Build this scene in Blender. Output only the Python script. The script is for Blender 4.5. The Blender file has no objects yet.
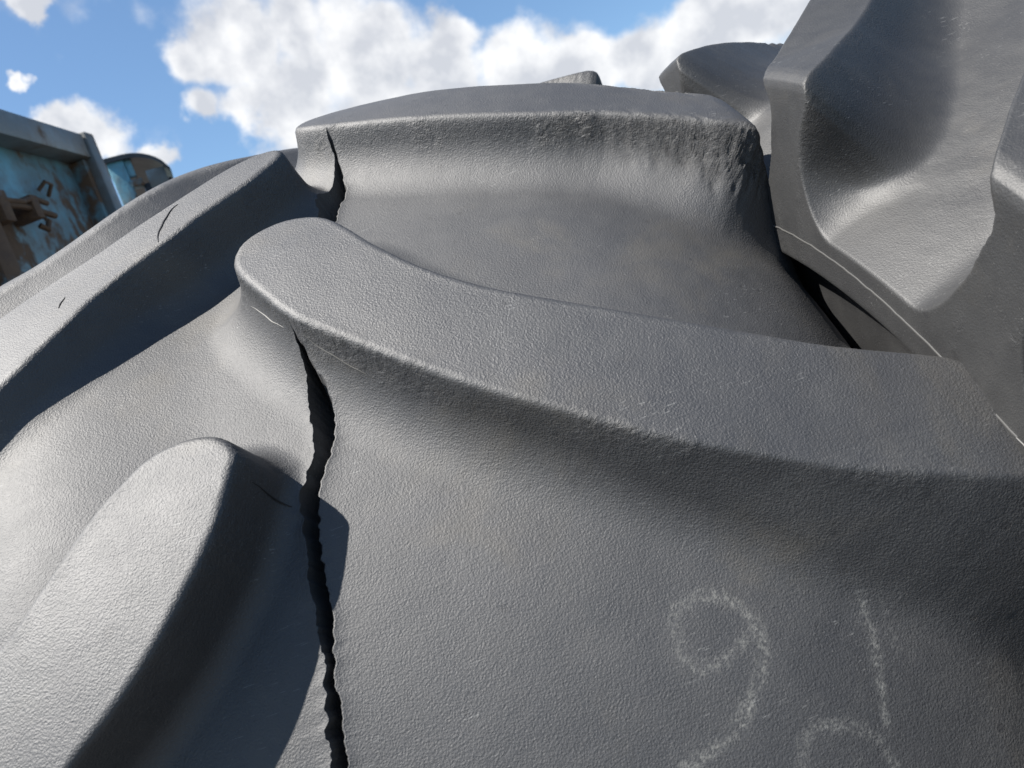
import bpy, bmesh, math, random
import numpy as np
from mathutils import Vector, Matrix

R = math.radians
scene = bpy.context.scene
COL = scene.collection
Z0 = 0.90                       # height of the cracked tyre's axle above the yard

# ---------------------------------------------------------------- camera
cam_data = bpy.data.cameras.new('camera')
cam_data.sensor_width = 36.0
cam_data.lens = 774.0 / 1024.0 * 36.0
cam_data.clip_start = 0.02; cam_data.clip_end = 2000.0
cam = bpy.data.objects.new('camera', cam_data); COL.objects.link(cam)
r_ = Vector((0.93811501, -0.06561769, -0.34005081)); u_ = Vector((0.34521008, 0.09848769, 0.93334355)); f_ = Vector((0.02775303, 0.99297255, -0.11504467))
m = Matrix.Identity(4)
for i in range(3):
    m[i][0] = r_[i]; m[i][1] = u_[i]; m[i][2] = -f_[i]
CAM = Vector((0.14448232, -1.16312695, 0.61032675 + Z0))
m.translation = CAM
cam.matrix_world = m
cam_data.dof.use_dof = True; cam_data.dof.focus_distance = 0.60; cam_data.dof.aperture_fstop = 13.0
scene.camera = cam

# ---------------------------------------------------------------- sky, sun, exposure
SUN_DIR = Vector((-0.545, -0.14, 0.82)).normalized()      # towards the sun
world = bpy.data.worlds.new('World'); scene.world = world; world.use_nodes = True
nt = world.node_tree; nt.nodes.clear()
def N(tree, kind, **kw):
    n = tree.nodes.new(kind)
    for k, v in kw.items(): setattr(n, k, v)
    return n
def math_node(tree, op, a, b=None, clamp=False):
    n = tree.nodes.new('ShaderNodeMath'); n.operation = op; n.use_clamp = clamp
    for i, v in enumerate((a, b)):
        if v is None: continue
        if isinstance(v, (int, float)): n.inputs[i].default_value = v
        else: tree.links.new(v, n.inputs[i])
    return n.outputs[0]
def map_range(tree, v, a, b, c=0.0, d=1.0, smooth=True):
    n = tree.nodes.new('ShaderNodeMapRange'); n.interpolation_type = 'SMOOTHSTEP' if smooth else 'LINEAR'
    tree.links.new(v, n.inputs[0])
    for i, x in enumerate((a, b, c, d)): n.inputs[i + 1].default_value = x
    return n.outputs[0]
def mix_rgb(tree, fac, a, b, mode='MIX'):
    n = tree.nodes.new('ShaderNodeMix'); n.data_type = 'RGBA'; n.blend_type = mode
    for i, v in ((0, fac), (6, a), (7, b)):
        if isinstance(v, (int, float)): n.inputs[i].default_value = v
        elif isinstance(v, tuple): n.inputs[i].default_value = (*v, 1.0) if len(v) == 3 else v
        else: tree.links.new(v, n.inputs[i])
    return n.outputs[2]
def noise(tree, vec, scale, detail=4.0, rough=0.55, dist=0.0):
    n = tree.nodes.new('ShaderNodeTexNoise'); n.inputs['Scale'].default_value = scale; n.inputs['Detail'].default_value = detail
    n.inputs['Roughness'].default_value = rough; n.inputs['Distortion'].default_value = dist
    if vec is not None: tree.links.new(vec, n.inputs['Vector'])
    return n.outputs['Fac']
def scaled(tree, vec, s):
    n = tree.nodes.new('ShaderNodeMapping'); n.inputs['Scale'].default_value = s; tree.links.new(vec, n.inputs['Vector']); return n.outputs[0]

sky = N(nt, 'ShaderNodeTexSky', sky_type='NISHITA', sun_disc=False, sun_elevation=math.asin(SUN_DIR.z), sun_rotation=math.atan2(SUN_DIR.x, SUN_DIR.y),
        altitude=50.0, air_density=1.0, dust_density=0.6, ozone_density=2.0)
SKY_STRENGTH = 0.060
geo = N(nt, 'ShaderNodeTexCoord'); dvec = geo.outputs['Generated']
# fair weather cumulus: banks of cloud standing in given directions of the sky (direction, angular radius)
BANKS = [(-0.1903, 0.9114, 0.3649, 0.0605),(-0.1342, 0.9208, 0.3661, 0.0877),(-0.0629, 0.9318, 0.3574, 0.0907),(-0.1017, 0.9487, 0.2995, 0.0937),(-0.0109, 0.9504, 0.3108, 0.0998),(0.0612, 0.9605, 0.2714, 0.1028),(0.0995, 0.9469, 0.3057, 0.0635),(-0.0093, 0.9670, 0.2544, 0.0998),(0.1652, 0.9559, 0.2430, 0.0695),(0.2427, 0.9463, 0.2136, 0.0756),(0.3090, 0.9307, 0.1957, 0.0756),(0.3645, 0.9113, 0.1918, 0.0847),(0.4320, 0.8818, 0.1894, 0.0907),(-0.1557, 0.9417, 0.2982, 0.0544),(0.2042, 0.9564, 0.2090, 0.0907),(0.4913, 0.8532, 0.1751, 0.0907),(-0.1999, 0.9323, 0.3016, 0.0453),(-0.3105, 0.8979, 0.3121, 0.0514),(-0.3296, 0.8875, 0.3219, 0.0408),(-0.2749, 0.9227, 0.2703, 0.0302),(-0.3037, 0.8407, 0.4483, 0.0302),(-0.3469, 0.8598, 0.3747, 0.0151),(-0.0659, 0.9720, 0.2255, 0.0907),(0.5537, 0.8086, 0.1988, 0.1814)]
wn = N(nt, 'ShaderNodeTexNoise'); wn.inputs['Scale'].default_value = 7.0; wn.inputs['Detail'].default_value = 6.0; wn.inputs['Roughness'].default_value = 0.6; nt.links.new(dvec, wn.inputs['Vector'])
wc = N(nt, 'ShaderNodeVectorMath', operation='SUBTRACT'); nt.links.new(wn.outputs['Color'], wc.inputs[0]); wc.inputs[1].default_value = (0.5, 0.5, 0.5)
wsn = N(nt, 'ShaderNodeVectorMath', operation='SCALE'); nt.links.new(wc.outputs[0], wsn.inputs[0]); wsn.inputs['Scale'].default_value = 0.13
wv = N(nt, 'ShaderNodeVectorMath', operation='ADD'); nt.links.new(dvec, wv.inputs[0]); nt.links.new(wsn.outputs[0], wv.inputs[1])
wvec = wv.outputs[0]
field = None
for (dx, dy, dz, rad) in BANKS:
    n = nt.nodes.new('ShaderNodeVectorMath'); n.operation = 'DISTANCE'; nt.links.new(wvec, n.inputs[0]); n.inputs[1].default_value = (dx, dy, dz)
    v = map_range(nt, n.outputs['Value'], rad, 0.0, 0.0, 1.0, smooth=False)
    field = v if field is None else math_node(nt, 'SMOOTH_MAX', field, v)
    if field is not v: field.node.inputs[2].default_value = 0.15
n1 = noise(nt, dvec, 12.0, 7.0, 0.53, 0.0); n2 = noise(nt, dvec, 3.1, 5.0, 0.6)
rest = math_node(nt, 'MULTIPLY', map_range(nt, n2, 0.52, 0.72), 0.28)          # scattered cloud elsewhere
sep = N(nt, 'ShaderNodeSeparateXYZ'); nt.links.new(dvec, sep.inputs[0])
away = map_range(nt, sep.outputs['Y'], 0.55, 0.2)
rest = math_node(nt, 'MULTIPLY', rest, away)
field = math_node(nt, 'MAXIMUM', field, rest)
dens = math_node(nt, 'ADD', field, math_node(nt, 'MULTIPLY', math_node(nt, 'SUBTRACT', n1, 0.5), 0.95))
cover = map_range(nt, dens, 0.17, 0.54)
core = map_range(nt, dens, 0.35, 1.05)
# billows: sides turned to the sun are white, the others grey
sh_ = N(nt, 'ShaderNodeVectorMath', operation='ADD'); nt.links.new(dvec, sh_.inputs[0]); sh_.inputs[1].default_value = tuple(SUN_DIR * 0.030)
b1 = noise(nt, dvec, 11.0, 5.0, 0.5); b2 = noise(nt, sh_.outputs[0], 11.0, 5.0, 0.5)
lit = math_node(nt, 'ADD', math_node(nt, 'MULTIPLY', math_node(nt, 'SUBTRACT', b1, b2), 4.2), 0.50)
lit = math_node(nt, 'SUBTRACT', lit, math_node(nt, 'MULTIPLY', core, 0.30), clamp=True)
white = mix_rgb(nt, lit, (4.3, 4.45, 4.8), (7.0, 7.0, 7.0))
skyc = mix_rgb(nt, math_node(nt, 'MULTIPLY', cover, 0.96), mix_rgb(nt, 1.0, sky.outputs[0], (0.90, 1.03, 1.09), 'MULTIPLY'), white)
bg = N(nt, 'ShaderNodeBackground'); nt.links.new(skyc, bg.inputs['Color']); bg.inputs['Strength'].default_value = SKY_STRENGTH
out = N(nt, 'ShaderNodeOutputWorld'); nt.links.new(bg.outputs[0], out.inputs['Surface'])

sun_data = bpy.data.lights.new('sun', 'SUN'); sun_data.energy = 5.0; sun_data.angle = R(0.53); sun_data.color = (1.0, 0.955, 0.89)
sun = bpy.data.objects.new('sun', sun_data); COL.objects.link(sun); sun.location = (0, 0, 12)
sun.rotation_euler = SUN_DIR.to_track_quat('Z', 'Y').to_euler()
scene.view_settings.view_transform = 'Standard'; scene.view_settings.look = 'None'
scene.view_settings.exposure = 1.4; scene.view_settings.gamma = 1.0; scene.view_settings.use_curve_mapping = False

# ---------------------------------------------------------------- helpers for objects
def tag(o, label=None, cat=None, group=None, kind=None):
    if label: o['label'] = label
    if cat: o['category'] = cat
    if group: o['group'] = group
    if kind: o['kind'] = kind
    return o
def empty(name, loc=(0, 0, 0), rot=(0, 0, 0), scale=1.0):
    o = bpy.data.objects.new(name, None); COL.objects.link(o); o.location = loc; o.rotation_euler = rot; o.scale = (scale,) * 3
    o.empty_display_size = 0.1
    return o
def link(name, me, mat, parent=None):
    o = bpy.data.objects.new(name, me); COL.objects.link(o)
    if mat: me.materials.append(mat)
    o.parent = parent
    return o
class MB:
    """collects bevelled boxes, tubes and plates into one mesh"""
    def __init__(self): self.bm = bmesh.new()
    def box(self, lo, hi, bevel=0.006, mat=None):
        lo, hi = Vector(lo), Vector(hi)
        g = bmesh.ops.create_cube(self.bm, size=1.0)
        vs = g['verts']
        bmesh.ops.scale(self.bm, vec=hi - lo, verts=vs); bmesh.ops.translate(self.bm, vec=(lo + hi) / 2, verts=vs)
        if bevel:
            es = list({e for v in vs for e in v.link_edges})
            r = bmesh.ops.bevel(self.bm, geom=es, offset=bevel, segments=2, affect='EDGES', profile=0.6)
            vs = list({v for f in r['faces'] for v in f.verts} | {v for v in vs if v.is_valid})
        if mat is not None: bmesh.ops.transform(self.bm, matrix=mat, verts=vs)
        return self
    def tube(self, pts, rad, seg=8, closed=False, cap=True):
        pts = [Vector(p) for p in pts]; rings = []
        n = len(pts)
        for i, p in enumerate(pts):
            a = pts[i - 1] if (i > 0 or closed) else p
            b = pts[(i + 1) % n] if (i < n - 1 or closed) else p
            t = (b - a).normalized()
            ref = Vector((0, 0, 1)) if abs(t.z) < 0.9 else Vector((1, 0, 0))
            x = t.cross(ref).normalized(); y = t.cross(x)
            rr = rad[i] if isinstance(rad, (list, tuple)) else rad
            rings.append([self.bm.verts.new(p + rr * (math.cos(2 * math.pi * k / seg) * x + math.sin(2 * math.pi * k / seg) * y)) for k in range(seg)])
        for i in range(n if closed else n - 1):
            A, B = rings[i], rings[(i + 1) % n]
            for k in range(seg): self.bm.faces.new((A[k], A[(k + 1) % seg], B[(k + 1) % seg], B[k]))
        if cap and not closed:
            self.bm.faces.new(rings[0]); self.bm.faces.new(rings[-1][::-1])
        return self
    def build(self, name, mat, parent=None, smooth=True):
        bmesh.ops.recalc_face_normals(self.bm, faces=self.bm.faces)
        me = bpy.data.meshes.new(name); self.bm.to_mesh(me); self.bm.free()
        if smooth:
            me.polygons.foreach_set('use_smooth', [True] * len(me.polygons))
            try: me.set_sharp_from_angle(angle=R(35))
            except Exception: pass
        return link(name, me, mat, parent)

def new_mat(name):
    mt = bpy.data.materials.new(name); mt.use_nodes = True
    return mt, mt.node_tree, mt.node_tree.nodes['Principled BSDF']

def rubber_material(name, base, dust, rough, grain, ior, dirt, floor_rough):
    mt, t, p = new_mat(name)
    oc = N(t, 'ShaderNodeTexCoord').outputs['Object']
    big = noise(t, oc, 5.0, 5.0, 0.6); mid = noise(t, oc, 38.0, 5.0, 0.65); fine = noise(t, oc, 800.0, 3.0, 0.6)
    speck = noise(t, oc, 700.0, 2.0, 0.5)
    d = math_node(t, 'ADD', math_node(t, 'MULTIPLY', big, 0.6), math_node(t, 'MULTIPLY', mid, 0.4))
    col = mix_rgb(t, map_range(t, d, 0.35, 0.68), base, dust)
    brown = noise(t, oc, 9.0, 5.0, 0.65, 0.4)
    col = mix_rgb(t, math_node(t, 'MULTIPLY', map_range(t, brown, 0.52, 0.72), 0.9 * dirt), col, (0.036, 0.032, 0.026))
    # pale dust grains lying in the pores
    col = mix_rgb(t, math_node(t, 'MULTIPLY', map_range(t, speck, 0.66, 0.80), 0.45 * dirt), col, (0.16, 0.155, 0.145))
    # chalk marks rubbed on by hand: only on the high spots of the grain
    at = N(t, 'ShaderNodeAttribute', attribute_name='chalk', attribute_type='GEOMETRY')
    ch = math_node(t, 'MULTIPLY', at.outputs['Fac'], math_node(t, 'ADD', 0.12, map_range(t, noise(t, oc, 330.0, 4.0, 0.7), 0.42, 0.66)), clamp=True)
    col = mix_rgb(t, math_node(t, 'MULTIPLY', ch, 0.46), col, (0.25, 0.25, 0.23))
    # fresh torn rubber, darker and rougher
    tr = N(t, 'ShaderNodeAttribute', attribute_name='torn', attribute_type='GEOMETRY').outputs['Fac']
    torn_c = mix_rgb(t, map_range(t, noise(t, scaled(t, oc, (1, 1, .25)), 260.0, 4.0, 0.7), 0.35, 0.7), (0.010, 0.010, 0.011), (0.045, 0.044, 0.043))
    col = mix_rgb(t, tr, col, torn_c)
    # pits and fine scratches
    pv = N(t, 'ShaderNodeTexVoronoi', feature='F1'); pv.inputs['Scale'].default_value = 75.0; t.links.new(oc, pv.inputs['Vector'])
    prnd = N(t, 'ShaderNodeSeparateColor'); t.links.new(pv.outputs['Color'], prnd.inputs[0])
    size = map_range(t, prnd.outputs[0], 0.84, 1.0, 0.0, 0.26, False)
    pit = math_node(t, 'LESS_THAN', pv.outputs['Distance'], size)
    col = mix_rgb(t, math_node(t, 'MULTIPLY', pit, 0.75), col, (0.008, 0.008, 0.009))
    s1 = noise(t, scaled(t, oc, (60, 420, 900)), 1.0, 2.0, 0.5); s2 = noise(t, oc, 16.0, 2.0, 0.5)
    scr = math_node(t, 'MULTIPLY', map_range(t, s1, 0.655, 0.72), map_range(t, s2, 0.5, 0.65))
    col = mix_rgb(t, math_node(t, 'MULTIPLY', scr, 0.45), col, (0.16, 0.16, 0.155))
    t.links.new(col, p.inputs['Base Color'])
    rg = math_node(t, 'ADD', math_node(t, 'ADD', map_range(t, mid, 0.3, 0.7, rough - 0.015, rough + 0.02), math_node(t, 'MULTIPLY', N(t, 'ShaderNodeAttribute', attribute_name='floor', attribute_type='GEOMETRY').outputs['Fac'], floor_rough)), math_node(t, 'MULTIPLY', tr, 0.25))
    rg = math_node(t, 'ADD', rg, math_node(t, 'MULTIPLY', ch, 0.25), clamp=True)
    t.links.new(rg, p.inputs['Roughness'])
    p.inputs['IOR'].default_value = ior
    # leathery moulded grain: short wrinkles plus pores
    v = N(t, 'ShaderNodeTexVoronoi', feature='F1'); v.inputs['Scale'].default_value = 640.0
    wv = N(t, 'ShaderNodeVectorMath', operation='ADD'); t.links.new(oc, wv.inputs[0])
    nz = N(t, 'ShaderNodeTexNoise'); nz.inputs['Scale'].default_value = 160.0; nz.inputs['Detail'].default_value = 3.0; t.links.new(oc, nz.inputs['Vector'])
    sc = N(t, 'ShaderNodeVectorMath', operation='SCALE'); t.links.new(nz.outputs['Color'], sc.inputs[0]); sc.inputs['Scale'].default_value = 0.004; t.links.new(sc.outputs[0], wv.inputs[1])
    t.links.new(wv.outputs[0], v.inputs['Vector'])
    hgt = math_node(t, 'ADD', math_node(t, 'MULTIPLY', v.outputs['Distance'], 0.55), math_node(t, 'MULTIPLY', fine, 1.0))
    hgt = math_node(t, 'ADD', hgt, math_node(t, 'MULTIPLY', mid, 0.3))
    wr = N(t, 'ShaderNodeAttribute', attribute_name='worn', attribute_type='GEOMETRY').outputs['Fac']
    chips = noise(t, oc, 170.0, 5.0, 0.7, 0.6)
    hgt = math_node(t, 'ADD', hgt, math_node(t, 'MULTIPLY', math_node(t, 'MULTIPLY', wr, chips), 4.6))
    hgt = math_node(t, 'SUBTRACT', hgt, math_node(t, 'MULTIPLY', pit, 1.2))
    b = N(t, 'ShaderNodeBump'); b.inputs['Strength'].default_value = 1.0; b.inputs['Distance'].default_value = grain
    t.links.new(hgt, b.inputs['Height']); t.links.new(b.outputs[0], p.inputs['Normal'])
    return mt

# ---------------------------------------------------------------- surface maths
def sstep(a, b, x):
    t = np.clip((x - a) / (b - a), 0.0, 1.0)
    return t * t * (3 - 2 * t)

def _hash(ix, iy, seed):
    h = (ix.astype(np.int64) * 374761393 + iy.astype(np.int64) * 668265263 + seed * 1442695041) & 0x7fffffff
    h = ((h ^ (h >> 13)) * 1274126177) & 0x7fffffff
    return ((h ^ (h >> 16)) & 0xffff) / 65535.0 * 2 - 1

def vnoise(x, y, seed=0):
    x, y = np.broadcast_arrays(x, y)
    x0 = np.floor(x); y0 = np.floor(y)
    fx = x - x0; fy = y - y0
    fx = fx * fx * fx * (fx * (fx * 6 - 15) + 10); fy = fy * fy * fy * (fy * (fy * 6 - 15) + 10)
    a = _hash(x0, y0, seed); b = _hash(x0 + 1, y0, seed)
    c = _hash(x0, y0 + 1, seed); d = _hash(x0 + 1, y0 + 1, seed)
    return (a * (1 - fx) + b * fx) * (1 - fy) + (c * (1 - fx) + d * fx) * fy

def fbm(x, y, seed=0, octaves=4):
    s = 0.0; a = 0.5
    for o in range(octaves):
        s = s + a * vnoise(x, y, seed + o * 17); x = x * 2.03; y = y * 2.03; a *= 0.5
    return s

def smooth_closed(pts, n=6):
    """Catmull-Rom through a closed outline."""
    P = np.array(pts, float); m = len(P); out = []
    for i in range(m):
        p0, p1, p2, p3 = P[i - 1], P[i], P[(i + 1) % m], P[(i + 2) % m]
        l = np.linalg.norm(p2 - p1)
        m1 = (p2 - p0) / max(1e-9, np.linalg.norm(p2 - p1) + np.linalg.norm(p1 - p0)) * l
        m2 = (p3 - p1) / max(1e-9, np.linalg.norm(p3 - p2) + np.linalg.norm(p2 - p1)) * l
        for k in range(n):
            t = k / n
            out.append((2*t**3-3*t*t+1)*p1 + (t**3-2*t*t+t)*m1 + (-2*t**3+3*t*t)*p2 + (t**3-t*t)*m2)
    return np.array(out)

def poly_sdf(poly, X, Y):
    d2 = np.full(X.shape, 1e9); inside = np.zeros(X.shape, bool)
    n = len(poly)
    for i in range(n):
        ax, ay = poly[i]; bx, by = poly[(i + 1) % n]
        ex, ey = bx - ax, by - ay
        t = np.clip(((X - ax) * ex + (Y - ay) * ey) / (ex * ex + ey * ey + 1e-18), 0, 1)
        d2 = np.minimum(d2, (X - ax - t * ex) ** 2 + (Y - ay - t * ey) ** 2)
        if ay != by:
            c = ((ay > Y) != (by > Y)) & (X < (bx - ax) * (Y - ay) / (by - ay) + ax)
            inside ^= c
    d = np.sqrt(d2)
    return np.where(inside, -d, d)

def polyline_dist(pts, X, Y):
    d2 = np.full(X.shape, 1e9)
    for (ax, ay), (bx, by) in zip(pts[:-1], pts[1:]):
        ex, ey = bx - ax, by - ay
        t = np.clip(((X - ax) * ex + (Y - ay) * ey) / (ex * ex + ey * ey + 1e-18), 0, 1)
        d2 = np.minimum(d2, (X - ax - t * ex) ** 2 + (Y - ay - t * ey) ** 2)
    return np.sqrt(d2)

def flank_depth(d, hl, phi, rf, rt):
    """depth below the lug top at distance d outside the top outline: rounded edge, sloping flank, concave fillet, floor (phi, rf may vary from point to point)"""
    tn, sn = np.tan(phi), np.sin(phi)
    t = rf * np.tan((np.pi / 2 - phi) / 2); tt = rt * np.tan((np.pi / 2 - phi) / 2)
    df = hl * tn + t
    dep = d / tn
    arc = (hl - rf) + np.sqrt(np.maximum(0, rf * rf - (df - np.minimum(d, df)) ** 2))
    dep = np.where(d > hl * tn - t * sn, arc, dep)
    dep = np.where(d >= df, hl, dep)
    top = rt - np.sqrt(np.maximum(0, rt * rt - np.clip(d + tt, 0, rt) ** 2))
    dep = np.where(d < tt * sn, top, dep)
    return np.where(d <= -tt, 0.0, dep)

class TyreShape:
    """Surface of one tyre: th = angle round the axle (0 towards -Y, 90 deg up), s = distance across the tread from its centre
    line, running over the shoulder down the sidewall."""
    R = 0.8865; K = 0.2343; HL = 0.055; REF = 0.90
    def __init__(self, sc, wall_end, bulge, sc_var=None, run_out=0.06, pull=0.012, corner=0.085, corner_w=0.075, swell=1.0, slope=None, hl=0.055, ledge=0.0, shallow=None, phi=math.radians(20), rf=0.045, rt=0.007):
        self.sc = sc; self.wall_end = wall_end; self.bulge = bulge; self.sc_var = sc_var; self.run_out = run_out; self.pull = pull; self.slope = slope; self.shallow = shallow; self.HL = hl; self.corner = corner; self.corner_w = corner_w
        self.phi, self.rf, self.rt = phi, rf, rt
        # half section of the outer envelope: crown arc, rounded shoulder, sidewall to the bead
        P = [(x, self.R - self.K * x * x) for x in np.linspace(0, sc - 0.012, 60)]
        y = self.R - self.K * sc * sc
        P += [(sc - 0.006, y - 0.0015 + 0.0014), (sc - 0.001, y - 0.004), (sc + swell * 0.001, y - 0.010)]
        P += [(sc + swell * 0.004, y - 0.05), (sc + swell * 0.006, y - 0.10), (sc + swell * 0.008, y - 0.14), (sc + swell * 0.008, y - 0.150), (sc + swell * 0.008, y - 0.157), (sc + swell * 0.008, y - 0.165), (sc + swell * 0.008, y - 0.175), (sc + swell * 0.009, y - 0.20), (sc - 0.002, y - 0.26), (sc - 0.03, y - 0.32),
              (sc - 0.07, y - 0.37), (sc - 0.085, y - 0.40), (sc - 0.10, y - 0.405), (sc - 0.125, y - 0.39), (sc - 0.10, y - 0.35), (sc - 0.06, y - 0.25), (sc - 0.06, y - 0.15), (sc - 0.12, y - 0.085), (0.0, y - 0.07)]
        if ledge:      # the sidewall steps back below the shoulder blocks
            P = [(px - ledge * float(sstep(y - 0.158, y - 0.178, pr)), pr) if px > sc - 0.05 and k > 60 else (px, pr) for k, (px, pr) in enumerate(P)]
        P = np.array(P); L = np.concatenate([[0], np.cumsum(np.linalg.norm(np.diff(P, axis=0), axis=1))])
        # make s equal the lateral coordinate on the crown
        L = L + (P[59, 0] - L[59]); L[:60] = P[:60, 0]
        self.P, self.L = P, L; self.smax = L[-1]; self.s_bead = L[-1] - 0.0
    def section(self, s):
        a = np.abs(s)
        return np.sign(s) * np.interp(a, self.L, self.P[:, 0]), np.interp(a, self.L, self.P[:, 1])
    def depth(self, th, s, lugs, owner=False):
        """th, s 2D arrays; lugs = list of outlines in (deg, s).  Returns depth and, for each point, the lug it belongs to."""
        dep = np.full(th.shape, self.HL); own = np.full(th.shape, -1, int); dmin = np.full(th.shape, 9.0)
        A = th * self.REF
        end = self.sc + self.wall_end
        for i, lug in enumerate(lugs):
            poly = np.array([(math.radians(a) * self.REF, b) for a, b in lug['outline']])
            poly = smooth_closed(poly, 3)
            phi = lug.get('phi', self.phi); rf = lug.get('rf', self.rf); rt = lug.get('rt', self.rt)
            pn, pf = lug.get('near', phi), lug.get('far', phi)
            lo, hi = poly[:, 0].min() - 0.11, poly[:, 0].max() + 0.11
            sl, sh = poly[:, 1].min() - 0.11, poly[:, 1].max() + 0.11
            rows = np.where((A[:, 0] > lo) & (A[:, 0] < hi))[0]
            if not len(rows): continue
            sl_r = slice(rows[0], rows[-1] + 1)
            cols = np.where((s[sl_r].max(0) > sl) & (s[sl_r].min(0) < sh))[0]
            if not len(cols): continue
            sl_c = slice(cols[0], cols[-1] + 1)
            a, b = A[sl_r, sl_c], s[sl_r, sl_c]
            d = poly_sdf(poly, a, b)
            # worn, torn edges
            d = d + 0.00025 * fbm(a * 60, b * 60, 5 + i) + lug.get('wear', 0.0) * np.abs(fbm(a * 160, b * 160, 9 + i)) * np.exp(-(d / 0.012) ** 2)
            if 'mid' in lug:                       # the two flanks of a bar are cut at different angles
                ms, mth = zip(*lug['mid']); mid = np.radians(np.interp(b, ms, mth) + lug.get('turn', 0.0)) * self.REF
                far = sstep(-0.012, 0.012, a - mid)
                if isinstance(pn, tuple): pnv = np.radians(np.interp(b, pn[0], pn[1]))
                else: pnv = pn
                phi = pnv * (1 - far) + pf * far
                rn = lug.get('rf_near', rf)
                if isinstance(rn, tuple): rn = np.interp(b, rn[0], rn[1])
                rf = rn * (1 - far) + rf * far
            f = flank_depth(d, self.HL, phi, rf, rt)
            old = dep[sl_r, sl_c]
            new = self.HL - np.minimum(self.HL, ((self.HL - f) ** 4 + (self.HL - old) ** 4) ** 0.25)
            dm = dmin[sl_r, sl_c]; o = own[sl_r, sl_c]
            o = np.where((d < dm) & (f < self.HL * 0.90), i, o)
            own[sl_r, sl_c] = o; dmin[sl_r, sl_c] = np.minimum(dm, d); dep[sl_r, sl_c] = np.maximum(new, 0)
        if self.shallow is not None: dep = dep * self.shallow(np.degrees(th), s)
        return dep, own, dmin
    def point(self, th, s, dep, dmin):
        """the floor between the bars is cut into the envelope: it runs out over the shoulder and breaks through the sidewall in a rounded scoop"""
        a = np.abs(s); sg = np.where(s < 0, -1.0, 1.0)
        x, r = self.section(a)
        s1 = self.sc - self.run_out
        e = self.sc + self.wall_end - self.corner * (1 - np.clip(dmin / self.corner_w, 0, 1)) ** 2.2
        q = np.clip((a - s1) / (e - s1), 0, 1)
        x0, r0 = s1, self.R - self.K * s1 * s1 - self.HL
        x1 = self.sc - self.pull; r1 = r0 - (2 * self.K * s1 if self.slope is None else self.slope) * (x1 - s1)
        x2, r2 = self.section(e)
        bx = (1 - q) ** 2 * x0 + 2 * q * (1 - q) * x1 + q * q * x2
        br = (1 - q) ** 2 * r0 + 2 * q * (1 - q) * r1 + q * q * r2
        fx = np.where(a < s1, x, np.where(q >= 1, x, bx)); fr = np.where(a < s1, r - self.HL, np.where(q >= 1, r, br))
        k = dep / self.HL
        x = x + (fx - x) * k; r = r + (fr - r) * k
        if self.sc_var is not None:
            x = x + np.where(s > 0, 1, 0) * self.sc_var(np.degrees(th)) * sstep(0.30, 0.41, a)
        r = r + self.bulge(np.degrees(th), s) * sstep(self.sc + 0.3, self.sc, a)
        return sg * x, r
    @staticmethod
    def xyz(th, x, r):
        return np.stack([x, -r * np.cos(th), r * np.sin(th)], -1)

# outlines of the lug tops: (angle in degrees, distance across the tread)
R1 = [(31.9,-.010),(28.84,.011),(26.76,.0295),(23.96,.0669),(21.31,.1066),(19.1,.1437),(17.26,.1797),(15.32,.2192),(13.64,.2585),(12.13,.2982),(10.83,.3327),
      (9.38,.3726),(8.18,.4115),(7.6,.435),(6.3,.50),(5.6,.56),(16.6,.56),(15.0,.50),(13.12,.4274),(14.4,.4073),(16.44,.3546),(19.28,.286),(22.65,.209),(24.93,.1627),(27.37,.1277),
      (30.4,.0975),(32.9,.0781),(34.4,.0617),(35.2,.0341),(34.85,.0082),(33.8,-.0075)]
R0 = [(49.2,.046),(47.2,.0751),(46.2,.0948),(43.9,.1519),(41.53,.2143),(39.44,.2727),(37.82,.3208),(36.06,.357),(34.7,.3836),(33.7,.402),(33.1,.416),(32.6,.432),(32.0,.50),(31.8,.56),(41.0,.56),(39.4,.50),
      (37.8,.43),(39.0,.402),(41.4,.357),(43.6,.3208),(45.3,.2727),(47.9,.2143),(50.6,.1519),(52.6,.105),(53.0,.075),(52.0,.052)]
L2 = [(20.34,-.0187),(19.59,-.0226),(18.22,-.0316),(16.63,-.0451),(15.09,-.0635),(13.53,-.0845),(12.02,-.1107),(10.81,-.1362),(6.9,-.20),(3.4,-.26),(.4,-.32),(-2.2,-.38),(-4.0,-.43),(-5.5,-.50),(-6.2,-.56),
      (5.6,-.56),(4.8,-.50),(5.4,-.43),(7.2,-.38),(10.0,-.32),(12.5,-.2659),(14.4,-.2286),(15.98,-.1756),(17.2,-.1563),(18.58,-.1366),(20.18,-.1131),(21.03,-.0959),(21.75,-.0786),(22.0,-.0579),(21.75,-.0377),(21.2,-.0255)]
L1 = [(44.2,.034),(42.5,.0149),(40.9,-.0138),(39.5,-.0445),(37.6,-.0792),(35.6,-.12),(32.45,-.1642),(30.16,-.1997),(26.8,-.26),(23.8,-.32),(21.2,-.38),(19.4,-.43),(17.9,-.50),(17.2,-.56),
      (29.0,-.56),(28.2,-.50),(28.8,-.43),(30.6,-.38),(33.4,-.32),(35.6,-.27),(37.35,-.2279),(38.6,-.1946),(40.13,-.1402),(43.04,-.0668),(45.0,-.0184),(45.6,.012),(45.3,.03)]

R1_MID = [(-.02, 33.0), (.03, 30.5), (.1067, 25.3), (.18, 20.6), (.2585, 17.1), (.3327, 14.2), (.41, 11.2), (.56, 10.5)]
R0_MID = [(.04, 50.8), (.1, 49.2), (.2143, 44.7), (.3208, 40.7), (.40, 36.0), (.56, 36.0)]
L1_MID = [(-.56, 23.1), (-.43, 24.1), (-.32, 28.6), (-.26, 31.4), (-.20, 34.3), (-.1642, 35.9), (-.0792, 40.1), (-.0138, 42.9), (.03, 44.8)]

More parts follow.
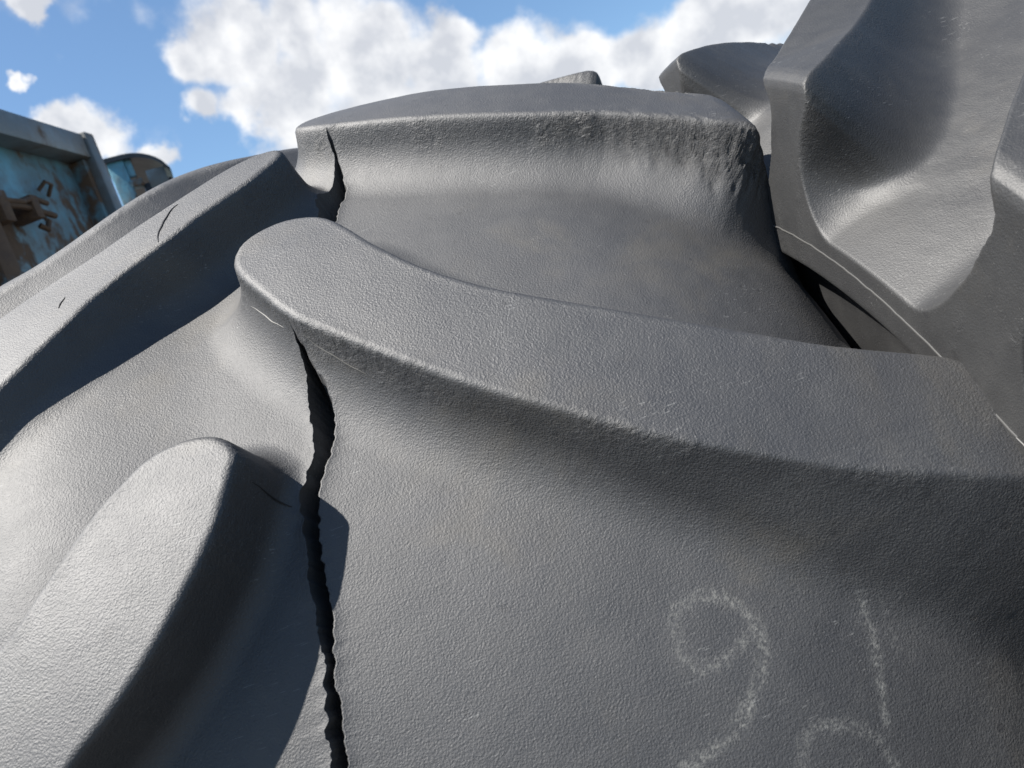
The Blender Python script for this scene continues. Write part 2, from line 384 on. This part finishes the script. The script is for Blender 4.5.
def sh(outline, d, **kw):
    o = dict(kw); o['outline'] = [(a + d, b) for a, b in outline]; o['turn'] = kw.get('turn', 0.0) + d; return o

def columns(smax, sc, fine, mid_, coarse, far):
    """distances from the centre line for one half of the tread: fine near the tear, medium over the tread, coarse down the sidewall"""
    s = [0.0]
    while s[-1] < smax - 1e-6:
        a = s[-1]
        st = fine if a < 0.012 else mid_ if a < sc + 0.03 else coarse if a < sc + 0.16 else far
        s.append(min(smax, a + st))
    return np.array(s)

def build_tyre(name, shape, lugs, mat, rows, tear, cl, cr, root, chalk=None, extra=None):
    """grid of the whole tyre; the faces of each tread bar become a mesh of their own, the rest is the casing"""
    nl = len(lugs)
    th = np.radians(rows)
    # tear: the columns on both sides of it are pulled onto its two lips
    tt, tl, tr = (np.array(x) for x in zip(*tear))
    o_ = np.argsort(tt); L = np.interp(rows, tt[o_], tl[o_]); Rr = np.interp(rows, tt[o_], tr[o_])
    w = Rr - L; openm = sstep(0.0006, 0.0030, w)
    jag = openm * (0.0016 * vnoise(rows * 2.2, rows * 0, 3) + 0.0007 * vnoise(rows * 6.3, rows * 0 + 4, 8))
    L = L + jag; Rr = Rr + openm * (0.0011 * vnoise(rows * 3.3, rows * 0 + 9, 5) + 0.0006 * vnoise(rows * 7.0, rows * 0, 12))
    Rr = np.maximum(Rr, L + 0.0003); w = Rr - L
    fl = lambda s: 1 - sstep(0.0, 0.22, s)
    left = -cl[::-1][None, :] + L[:, None] * fl(cl[::-1])[None, :]
    right = cr[None, :] + Rr[:, None] * fl(cr)[None, :]
    mid = np.stack([L + 0.36 * w, L + 0.66 * w], 1)
    S = np.concatenate([left, mid, right], 1)
    nL = left.shape[1]
    TH = np.repeat(th[:, None], S.shape[1], 1)
    allugs = lugs + [sh(l['outline'], d, **{k: v for k, v in l.items() if k != 'outline'}) for d in (360, -360) for l in lugs]
    dep, own, dm = shape.depth(TH, S, allugs)
    own = np.where(own >= 0, own % nl, -1)
    # the tear: inner columns drop into the casing, lips curl up slightly
    dcr = openm * 0.034
    dep0 = dep.copy()
    dep[:, nL] = np.maximum(dep[:, nL], dep[:, nL - 1]) + dcr; dep[:, nL + 1] = np.maximum(dep[:, nL + 1], dep[:, nL + 2]) + dcr
    ds_l = np.abs(S - L[:, None]); ds_r = np.abs(S - Rr[:, None])
    side = np.arange(S.shape[1])[None, :]
    lip = np.where(side < nL, np.exp(-ds_l / 0.006) * 0.0022, 0) + np.where(side > nL + 1, np.exp(-ds_r / 0.005) * 0.0016, 0)
    dep = dep - lip * openm[:, None]
    # unevenness of moulded and weathered rubber
    A = TH * shape.REF
    dep = dep + 0.0007 * fbm(A * 14, S * 14, 31, 3) + 0.00018 * fbm(A * 150, S * 150, 41, 2) * .3
    if extra is not None:
        dx, tx = extra(TH, S, dep0, dm, own); dep = dep + dx
    x, r = shape.point(TH, S, dep, dm)
    P = shape.xyz(TH, x, r)
    nr, nc = S.shape
    # vertex normals of the complete grid (closed round the tyre)
    du = np.roll(P, -1, 0) - np.roll(P, 1, 0)
    dv = np.empty_like(P); dv[:, 1:-1] = P[:, 2:] - P[:, :-2]; dv[:, 0] = P[:, 1] - P[:, 0]; dv[:, -1] = P[:, -1] - P[:, -2]
    nrm = np.cross(dv, du); nrm /= np.linalg.norm(nrm, axis=-1, keepdims=True) + 1e-12
    worn = np.exp(-((dm - .002) / .007) ** 2) * (own >= 0) * (0.35 + 0.65 * sstep(-.1, .25, fbm(A * 30, S * 30, 88, 3)))
    if extra is not None: worn = worn * (1 + 2.4 * (own == 1) * sstep(.2, .4, S))
    torn = np.zeros(S.shape); torn[:, nL:nL + 2] = openm[:, None]
    if extra is not None: torn = np.maximum(torn, tx)
    i = np.arange(nr)[:, None]; j = np.arange(nc - 1)[None, :]
    q = np.stack([i * nc + j, i * nc + j + 1, ((i + 1) % nr) * nc + j + 1, ((i + 1) % nr) * nc + j], -1)
    fown = own[:, :-1]
    ch = chalk(A, S) if chalk is not None else np.zeros(S.shape)
    Pf, Nf, Cf, Tf, Wf = P.reshape(-1, 3), nrm.reshape(-1, 3), ch.ravel(), torn.ravel(), worn.ravel()
    Ff = np.clip(dep0 / shape.HL, 0, 1).ravel()
    objs = []
    for k in range(-1, nl):
        F = q[fown == k]
        if not len(F): continue
        used, inv = np.unique(F.ravel(), return_inverse=True)
        me = bpy.data.meshes.new('casing' if k < 0 else 'tread_bar')
        nv, nf = len(used), len(F)
        me.vertices.add(nv); me.vertices.foreach_set('co', Pf[used].astype(np.float32).ravel())
        me.loops.add(nf * 4); me.loops.foreach_set('vertex_index', inv.astype(np.int32).ravel())
        me.polygons.add(nf); me.polygons.foreach_set('loop_start', np.arange(0, nf * 4, 4, dtype=np.int32))
        me.polygons.foreach_set('use_smooth', np.ones(nf, bool))
        me.update(calc_edges=True); me.validate()
        for nm, arr in (('chalk', Cf), ('torn', Tf), ('worn', Wf), ('floor', Ff)):
            at = me.attributes.new(nm, 'FLOAT', 'POINT'); at.data.foreach_set('value', arr[used].astype(np.float32))
        me.normals_split_custom_set_from_vertices(Nf[used].astype(np.float32).tolist())
        o = link('casing' if k < 0 else 'tread_bar', me, mat, root)
        if k >= 0 and lugs[k].get('label'): o['label'] = lugs[k]['label']
        objs.append(o)
    return objs, (rows, S, P)

# ---------------------------------------------------------------- ground
def gravel():
    mt, t, p = new_mat('yard_gravel')
    oc = N(t, 'ShaderNodeTexCoord').outputs['Object']
    a = noise(t, oc, 0.6, 5.0); b_ = noise(t, oc, 40.0, 4.0)
    v = N(t, 'ShaderNodeTexVoronoi'); v.inputs['Scale'].default_value = 45.0; t.links.new(oc, v.inputs['Vector'])
    col = mix_rgb(t, map_range(t, a, 0.35, 0.65), (0.075, 0.07, 0.065), (0.11, 0.103, 0.095))
    col = mix_rgb(t, map_range(t, b_, 0.35, 0.7), col, (0.05, 0.048, 0.045))
    t.links.new(col, p.inputs['Base Color']); p.inputs['Roughness'].default_value = 0.9
    b = N(t, 'ShaderNodeBump'); b.inputs['Distance'].default_value = 0.012; t.links.new(v.outputs['Distance'], b.inputs['Height']); t.links.new(b.outputs[0], p.inputs['Normal'])
    return mt
bm = bmesh.new(); bmesh.ops.create_grid(bm, x_segments=60, y_segments=60, size=600.0)
me = bpy.data.meshes.new('ground'); bm.to_mesh(me); bm.free()
tag(link('ground', me, gravel()), kind='structure')

# ---------------------------------------------------------------- cracked tyre
TEAR = [(-20, -.030, -.0297), (-10, -.030, -.024), (5, -.020, -.010), (8, -.016, -.0055), (9.2, -.014, -.004), (10.8, -.0086, -.003), (12.5, -.005, .0015), (13.1, -.005, .004), (14, -.005, .0045),
        (15.5, -.005, .0045), (17, -.0035, .0065), (18.5, -.0014, .0095), (19.36, .0004, .0125), (20.3, .0076, .0195), (21.4, .0150, .0280), (22.9, .0170, .0345), (24.28, .0180, .0360),
        (25.4, .0215, .031), (26.08, .0235, .0292), (26.92, .0254, .0262), (27.3, .0258, .0261), (35.5, .0500, .0503), (38, .045, .055), (41.8, .0472, .067), (42.8, .0472, .0724), (43.9, .0505, .0775),
        (44.1, .0530, .0780), (44.45, .0615, .0785), (45.5, .0712, .0795), (46.1, .0755, .0799), (46.6, .0765, .0812), (46.96, .0796, .0800), (47.2, .0800, .0803), (75, .05, .0503), (340, -.03, -.0297)]
def sag(d, s):
    """the slack casing stands proud near the top of the tread and sags towards the left shoulder"""
    d = np.where(d > 180, d - 360, d)
    return sstep(36, 50, d) * sstep(82, 58, d) * (.016 - .030 * sstep(-.10, -.30, s))
shape_a = TyreShape(.432, .13, sag, lambda d: .024 * sstep(18, 11, d), run_out=.20, pull=.05, phi=R(12), rf=.045, shallow=lambda d, s: 1 - .46 * sstep(-.05, -.20, s) * sstep(8, 18, d) * sstep(60, 45, d))
PITCH = 360 / 14.0
LK = dict(phi=R(12), rf=.020)
lugs_a = [sh(R1, 0, mid=R1_MID, near=((0, .08, .18, .28, .40, .47), (4, 9, 26, 42, 56, 64)), far=R(10), rf_near=.052), sh(R0, 0, mid=R0_MID, near=R(13), far=R(10), rf_near=.05), sh([(a - (.39 - s_) * 22, s_) for a, s_ in R0], 31.3), sh(R1, -33)]
lugs_a += [sh(R1, 77.15 + 25.7 * k) for k in range(0, 9)]
lugs_a += [sh(L2, 0, **LK), sh(L1, 0, mid=L1_MID, near=((-.30, -.16, -.06, 0), (26, 22, 16, 12)), far=R(12), rf=.030), sh(L1, 24.7, phi=R(38), rf=.02, rt=.032), sh(L2, -25.7, **LK)]
lugs_a += [sh(L2, 77.15 + 25.7 * k) for k in range(0, 9)]
lugs_a[0]['label'] = 'long torn tread bar with a jagged split under its blunt end'
lugs_a[1]['label'] = 'tread bar with a split nose and chewed outer edge'

NINE_TOP = [(9.04, .2092), (9.0, .22), (8.68, .2308), (8.08, .2398), (7.3, .2450), (6.28, .2445), (5.44, .2362), (4.6, .2236), (3.76, .2092), (3.35, .1912), (3.28, .175)]
NINE_LOOP = [(9.04, .2092), (8.8, .2035), (8.2, .1985), (7.24, .1966), (6.52, .1990), (6.28, .2092), (6.4, .2218), (6.8, .2362), (7.3, .2440)]
ONE = [(6.76, .3240), (5.92, .3235), (4.84, .3205), (3.76, .3150), (2.68, .3085), (1.96, .3045)]
CURL = [(1.0, .2340), (1.8, .2370), (2.32, .2410), (2.68, .2500), (2.68, .2632), (2.2, .2820), (1.6, .2910), (.88, .2950), (-.2, .2970)]
LINE = [(6.4, .3330), (5.2, .3350), (4.1, .3330)]
def chalk_marks(A, S):
    out = np.zeros(A.shape)
    m = (A > R(-6) * .9) & (A < R(12) * .9) & (S > .1) & (S < .42)
    a, s = A[m], S[m]; v = np.zeros(a.shape)
    for pts, wd, k in ((NINE_TOP, .0080, .75), (NINE_LOOP, .0072, .62), (ONE, .0055, .8), (CURL, .0075, .55), (LINE, .005, .25)):
        P = smooth_open([(R(x) * .9, y) for x, y in pts])
        d = polyline_dist(P, a, s) + .002 * fbm(a * 200, s * 200, 77, 2)
        v = np.maximum(v, .10 * k * sstep(.020, .004, d))
        v = np.maximum(v, k * sstep(wd, wd * .1, d) * (0.75 + .5 * fbm(a * 60, s * 60, 78, 2)))
    v = np.maximum(v, .10 * sstep(.16, .30, s) * (0.6 + fbm(a * 25, s * 25, 79, 3)))
    out[m] = np.clip(v, 0, 1)
    return out
def smooth_open(pts, n=5):
    P = [np.array(p) for p in pts]; P = [2 * P[0] - P[1]] + P + [2 * P[-1] - P[-2]]; out = []
    for i in range(1, len(P) - 2):
        p0, p1, p2, p3 = P[i - 1:i + 3]
        for k in range(n):
            t = k / n
            out.append(.5 * (2 * p1 + (p2 - p0) * t + (2 * p0 - 5 * p1 + 4 * p2 - p3) * t * t + (3 * p1 - p0 - 3 * p2 + p3) * t ** 3))
    out.append(P[-2]); return out

def wear_a(TH, S, dep, dm, own):
    """chewed rubber on the outer corner of the upper bar, scuffs along the edges of the others"""
    A = TH * .9; D = np.degrees(TH)
    U, V = (S + .35 * A), dep + .35 * A          # along the bar's edge / down its flank
    e = np.exp(-((dm - .005) / .010) ** 2)
    chunk = sstep(.27, .40, S) * sstep(26, 31, D) * sstep(47, 44, D) * (own == 1)
    c = np.abs(fbm(U * 120, V * 110, 51, 3)) + .4 * np.maximum(0, vnoise(U * 160, V * 120, 57))
    return e * chunk * c * (.007 + .007 * sstep(.36, .41, S)), np.clip(e * chunk * (.6 + 1.2 * c), 0, 1)

rubber_a = rubber_material('worn_rubber', (0.012, 0.0125, 0.0145), (0.024, 0.024, 0.025), 0.62, 0.00038, 1.76, 0.7, 0.055)
tyre = empty('tractor_tyre', (0, 0, Z0), (R(-20), 0, 0))
tag(tyre, 'huge black tractor tyre with a jagged crack between its deep tread bars and chalk figures', 'tyre')
rows = np.concatenate([np.arange(-20, 62, .1), np.arange(62, 76, .2), np.arange(76, 339.5, .9)])
shape_cols = lambda f, m_, c, fr: columns(shape_a.smax, .44, f, m_, c, fr)
cl = shape_cols(.001, .0022, .006, .025)
cr = shape_cols(.001, .0018, .004, .025)
parts, grid = build_tyre('tractor_tyre', shape_a, lugs_a, rubber_a, rows, TEAR, cl, cr, tyre, chalk_marks, wear_a)

# marks lying on the cracked tyre: a hair, a thin moulding flash under the bar's edge, creases and scratches
def on_tyre(pts, off=.0003):
    rw, S, P = grid; out = []
    for d, s in smooth_open(pts, 6):
        i = int(np.argmin(np.abs(rw - d))); j = int(np.argmin(np.abs(S[i] - s)))
        v = P[i, j]; n = v * np.array([0, 1, 1]); n /= np.linalg.norm(n)
        out.append(v + n * off)
    for _ in range(6): out = [out[0]] + [(out[k - 1] + 2 * out[k] + out[k + 1]) / 4 for k in range(1, len(out) - 1)] + [out[-1]]
    return [tuple(v) for v in out]
def plain(name, col, rough):
    mt, t, p = new_mat(name); p.inputs['Base Color'].default_value = (*col, 1); p.inputs['Roughness'].default_value = rough; return mt
dark_line = plain('dark_crease', (.006, .006, .007), .7); pale_line = plain('scuffed_rubber', (.07, .068, .064), .6)
for nm, pts, rad, mt_ in (('surface_crease', [(42.04, -.068), (41.56, -.0734), (40.84, -.077), (40.0, -.0806), (39.04, -.0824), (37.96, -.0806)], .0009, dark_line),
                          ('surface_crease', [(36.04, -.1616), (35.44, -.1634), (34.96, -.1652)], .0006, dark_line),
                          ('mould_flash', [(30.6, -.0075), (29.5, .0012), (28.4, .0100), (27.6, .0175)], .0006, pale_line),
                          ('mould_flash', [(26.3, .0325), (25.5, .0405), (24.4, .0535), (23.3, .068)], .0005, pale_line),
                          ('surface_crease', [(19.5, -.0175), (19.36, -.0158), (19.12, -.0122), (18.88, -.0068)], .0007, dark_line)):
    g = MB(); P_ = on_tyre(pts); n_ = len(P_)
    g.tube(P_, [rad * (.25 + .75 * math.sin(math.pi * (k + .5) / n_)) for k in range(n_)], 5); g.build(nm, mt_, tyre)

# ---------------------------------------------------------------- second tyre beside it
LB = [(51.3, -.31), (47.6, -.372), (46.7, -.398), (47.6, -.43), (48.2, -.48), (48.2, -.58), (50.4, -.58), (50.8, -.50), (51.2, -.44), (51.0, -.405), (54.6, -.346), (58.2, -.29), (65.0, -.19), (72, -.08),
      (74, -.02), (73, .01), (70, .01), (65.5, -.06), (58.3, -.20), (54.5, -.262)]
LBm = [(a, -b) for a, b in LB]
shape_b = TyreShape(.386, .119, lambda d, s: .036 * sstep(52, 62, d) * sstep(110, 80, d), None, hl=.036, run_out=.25, pull=.115, slope=.40, corner=.06, corner_w=.065, ledge=.03, swell=.4, phi=R(9), rf=.032, rt=.003)
NB = 20
LB_MID = [(-.58, 49.3), (-.44, 49.4), (-.398, 48.9), (-.372, 50.2), (-.31, 54.2), (-.27, 56.8), (-.20, 61.9), (-.08, 69.0), (.01, 73.5)]
BK = dict(mid=LB_MID, near=((-.50, -.42, -.34), (16, 26, 38)), far=R(8), rf_near=((-.47, -.40, -.30), (.020, .034, .050)))
lugs_b = [sh(LB, -18.6, **BK), sh(LB, 0, **BK), sh(LB, 18, **BK)] + [sh(LB, 36 + 17.8 * k, phi=R(24)) for k in range(1, 17)]
lugs_b += [sh(LBm, 9 + 18 * k, phi=R(24)) for k in range(NB)]
rubber_b = rubber_material('smooth_rubber', (0.009, 0.009, 0.0095), (0.017, 0.017, 0.017), 0.60, 0.00022, 1.68, 0.45, 0.0)
tyre_b = empty('tractor_tyre')
yaw, roll = 0.02024966, 0.04828938
Mloc = Matrix.Rotation(yaw, 4, 'Z') @ Matrix.Rotation(roll, 4, 'Y')
tyre_b.matrix_world = Matrix.Translation((0, 0, Z0)) @ Matrix.Rotation(R(-20), 4, 'X') @ Matrix.Translation((0.76818957, -0.22228461, -0.17810097)) @ Mloc @ Matrix.Scale(0.96187346, 4)
tag(tyre_b, 'smoother black tractor tyre standing tight against the right side of the cracked one', 'tyre')
rows_b = np.concatenate([np.arange(-10, 76, .12), np.arange(76, 349.5, .9)])
clb = columns(shape_b.smax, .39, .004, .0018, .003, .025); crb = columns(shape_b.smax, .39, .004, .0036, .008, .03)
build_tyre('tractor_tyre', shape_b, lugs_b, rubber_b, rows_b, [(-10, 0, .0003), (350, 0, .0003)], clb, crb, tyre_b)
# moulding seam: a thin lip of rubber running round the sidewall
mt, t, p = new_mat('seam_rubber'); p.inputs['Base Color'].default_value = (.055, .054, .052, 1); p.inputs['Roughness'].default_value = .5
x, r = shape_b.section(np.array([-.519])); x, r = float(x[0]), float(r[0])
seam = MB(); rnd = random.Random(4)
pts = []
for k in range(720):
    a = 2 * math.pi * k / 720; rr = r + .0022 * math.sin(a * 9) + rnd.uniform(-.0004, .0004)
    pts.append((x - .0003, -rr * math.cos(a), rr * math.sin(a)))
seam.tube(pts, .0007, 5, closed=True); seam.build('mould_seam', mt, tyre_b)

# ---------------------------------------------------------------- rusty container
def paint(name, colour, rust_amt, scale=1.0, streak=True):
    mt, t, p = new_mat(name)
    oc = N(t, 'ShaderNodeTexCoord').outputs['Object']
    a = noise(t, scaled(t, oc, (1, 1, .45)), 2.6 * scale, 6.0, 0.62, .3); b_ = noise(t, oc, 17.0 * scale, 5.0, 0.6); c = noise(t, oc, 5.0 * scale, 4.0)
    col = mix_rgb(t, map_range(t, c, .35, .7), colour, tuple(min(1, x * 1.5 + .03) for x in colour))
    rust = math_node(t, 'ADD', math_node(t, 'MULTIPLY', a, .75), math_node(t, 'MULTIPLY', b_, .25))
    fac = map_range(t, rust, .60 - rust_amt, .68 - rust_amt)
    rc = mix_rgb(t, map_range(t, b_, .3, .7), (.045, .018, .014), (.11, .055, .028))
    col = mix_rgb(t, fac, col, rc)
    # rusty haze round the patches
    col = mix_rgb(t, math_node(t, 'MULTIPLY', map_range(t, rust, .50 - rust_amt, .62 - rust_amt), .45), col, (.12, .08, .045))
    t.links.new(col, p.inputs['Base Color']); t.links.new(map_range(t, fac, 0, 1, .45, .85, False), p.inputs['Roughness'])
    b = N(t, 'ShaderNodeBump'); b.inputs['Distance'].default_value = .004; t.links.new(b_, b.inputs['Height']); t.links.new(b.outputs[0], p.inputs['Normal'])
    return mt
blue = paint('blue_rusty_paint', (.085, .24, .31), .12)
pale = paint('pale_grey_blue_paint', (.105, .13, .14), .06)
rustm = paint('rusted_iron', (.07, .04, .03), .2, 3.0)
dark = paint('dark_steel', (.016, .017, .019), -.05)

# local frame: +X along the wall towards the camera end, +Y outwards (to the right in the picture), Z up, origin at the top of the corner post
T = Vector((-.108083, -.994142, 0)); O = Vector((.994142, -.108083, 0))
cont = empty('container', (0, 0, 0))
cont.matrix_world = Matrix(((T.x, O.x, 0, -1.32054), (T.y, O.y, 0, 3.02098), (0, 0, 1, 0), (0, 0, 0, 1)))
tag(cont, 'rusty light blue steel container with pale top rail and latch bars', 'container')
ZT = 2.06033 + Z0
LEN = 2.3; DEP = 2.2; ZB = 0.42
b = MB(); b.box((.06, -DEP + .05, ZB + .1), (LEN - .04, -.105, ZT - .04), .01); b.build('body_panel', blue, cont)
b = MB(); b.box((.086, -.11, ZT - .122), (LEN, .0, ZT), .012); b.build('top_rail', pale, cont)
b = MB(); b.box((.0, -.14, ZB), (.085, .012, ZT + .012), .012); b.box((-.02, -.16, ZT - .02), (.07, -.02, ZT + .02), .01); b.build('corner_post', pale, cont)
b = MB(); b.box((LEN - .08, -.14, ZB), (LEN + .005, .012, ZT + .012), .012); b.build('corner_post', pale, cont)
b = MB(); b.box((.086, -.11, ZB), (LEN - .081, .0, ZB + .14), .012); b.build('bottom_rail', pale, cont)
for z0, z1 in ((ZT - .12, ZT), (ZB, ZB + .14)):
    b = MB(); b.box((.0, -DEP, z0), (LEN, -DEP + .1, z1), .012); b.build('rear_rail', pale, cont)
for x0 in (.97, 1.62):
    b = MB(); b.box((x0, -.103, ZB + .145), (x0 + .11, -.012, ZT - .125), .01); b.build('side_post', blue if x0 < 1 else pale, cont)
b = MB(); b.box((.087, -.108, ZB + .145), (.125, -.03, ZT - .125), .006); b.build('post_return', blue, cont)
# latch: a bar in two brackets with a hooked handle and chain plate
g = MB()
g.tube([(.56, -.03, ZT - .455), (.80, -.01, ZT - .44), (1.15, .0, ZT - .46)], .014, 8); g.build('latch_bar', rustm, cont)
g = MB(); g.tube([(.60, -.02, ZT - .405), (.72, -.0, ZT - .40), (.80, .0, ZT - .425), (.92, .0, ZT - .43)], .012, 8)
g.build('latch_bar', rustm, cont)
for x0, x1, z0 in ((.70, .75, -.49), (.90, .96, -.52)):
    g = MB(); g.box((x0, -.104, ZT + z0), (x1, .01, ZT - .39), .006); g.build('latch_bracket', rustm, cont)
g = MB(); g.tube([(.66, -.03, ZT - .455), (.64, -.02, ZT - .49), (.67, -.02, ZT - .53), (.70, -.03, ZT - .51)], .013, 8); g.build('hook', rustm, cont)
g = MB(); g.tube([(.50, -.09, ZT - .31), (.49, -.05, ZT - .28), (.45, -.05, ZT - .29), (.44, -.09, ZT - .33)], .009, 8); g.build('lashing_ring', rustm, cont)
# wheels/skids so that it stands on the yard
for x0 in (.1, LEN - .4):
    g = MB(); g.box((x0, -DEP + .15, .0), (x0 + .25, -.25, ZB - .003), .01); g.build('skid', dark, cont)

# ---------------------------------------------------------------- machine with a dark domed roof, farther back
mach = empty('machine', (-1.78, 5.05, 0), (0, 0, R(17)))
tag(mach, 'blue framed machine under a dark rounded roof behind the rusty container', 'machine')
ZM = 2.30 + Z0
g = MB(); prof = []
for k in range(13):
    a = k / 12; xx = -.24 + .44 * a; prof.append((xx, .02 + .245 * math.sqrt(max(0, 1 - (max(0, xx + .10) / .31) ** 2))))
bmv = g.bm
for y0, y1, dz in ((0, 1.2, 0),):
    top = [[bmv.verts.new((x, y, ZM + z + d)) for x, z in prof] for y, d in ((y0, 0), (y1, 0), (y1, -.035), (y0, -.035))]
    for A, B in ((0, 1), (1, 2), (2, 3), (3, 0)):
        for k in range(12): bmv.faces.new((top[A][k], top[A][k + 1], top[B][k + 1], top[B][k]))
    bmv.faces.new([top[i][0] for i in range(4)]); bmv.faces.new([top[i][-1] for i in range(4)])
g.build('roof', dark, mach)
g = MB(); g.box((-.22, .03, .5), (-.10, .13, ZM + .24), .01); g.box((-.10, .05, ZM + .10), (-.05, .12, ZM + .24), .01); g.box((-.11, .02, ZM + .02), (-.02, .14, ZM + .07), .008); g.build('frame_post', blue, mach)
g = MB(); g.box((-.03, .08, .5), (.19, 1.1, ZM + .04), .02); g.build('cab_body', dark, mach)
g = MB(); g.box((.02, .05, ZM - .02), (.16, .077, ZM + .12), .006); g.build('side_panel', pale, mach)
g = MB(); g.box((-.3, .0, .25), (.3, 1.2, .497), .03); g.build('chassis', dark, mach)
for y0 in (.15, .95):
    g = MB(); g.tube([(-.33, y0, .30), (.33, y0, .30)], .30, 28); g.build('wheel', dark, mach)
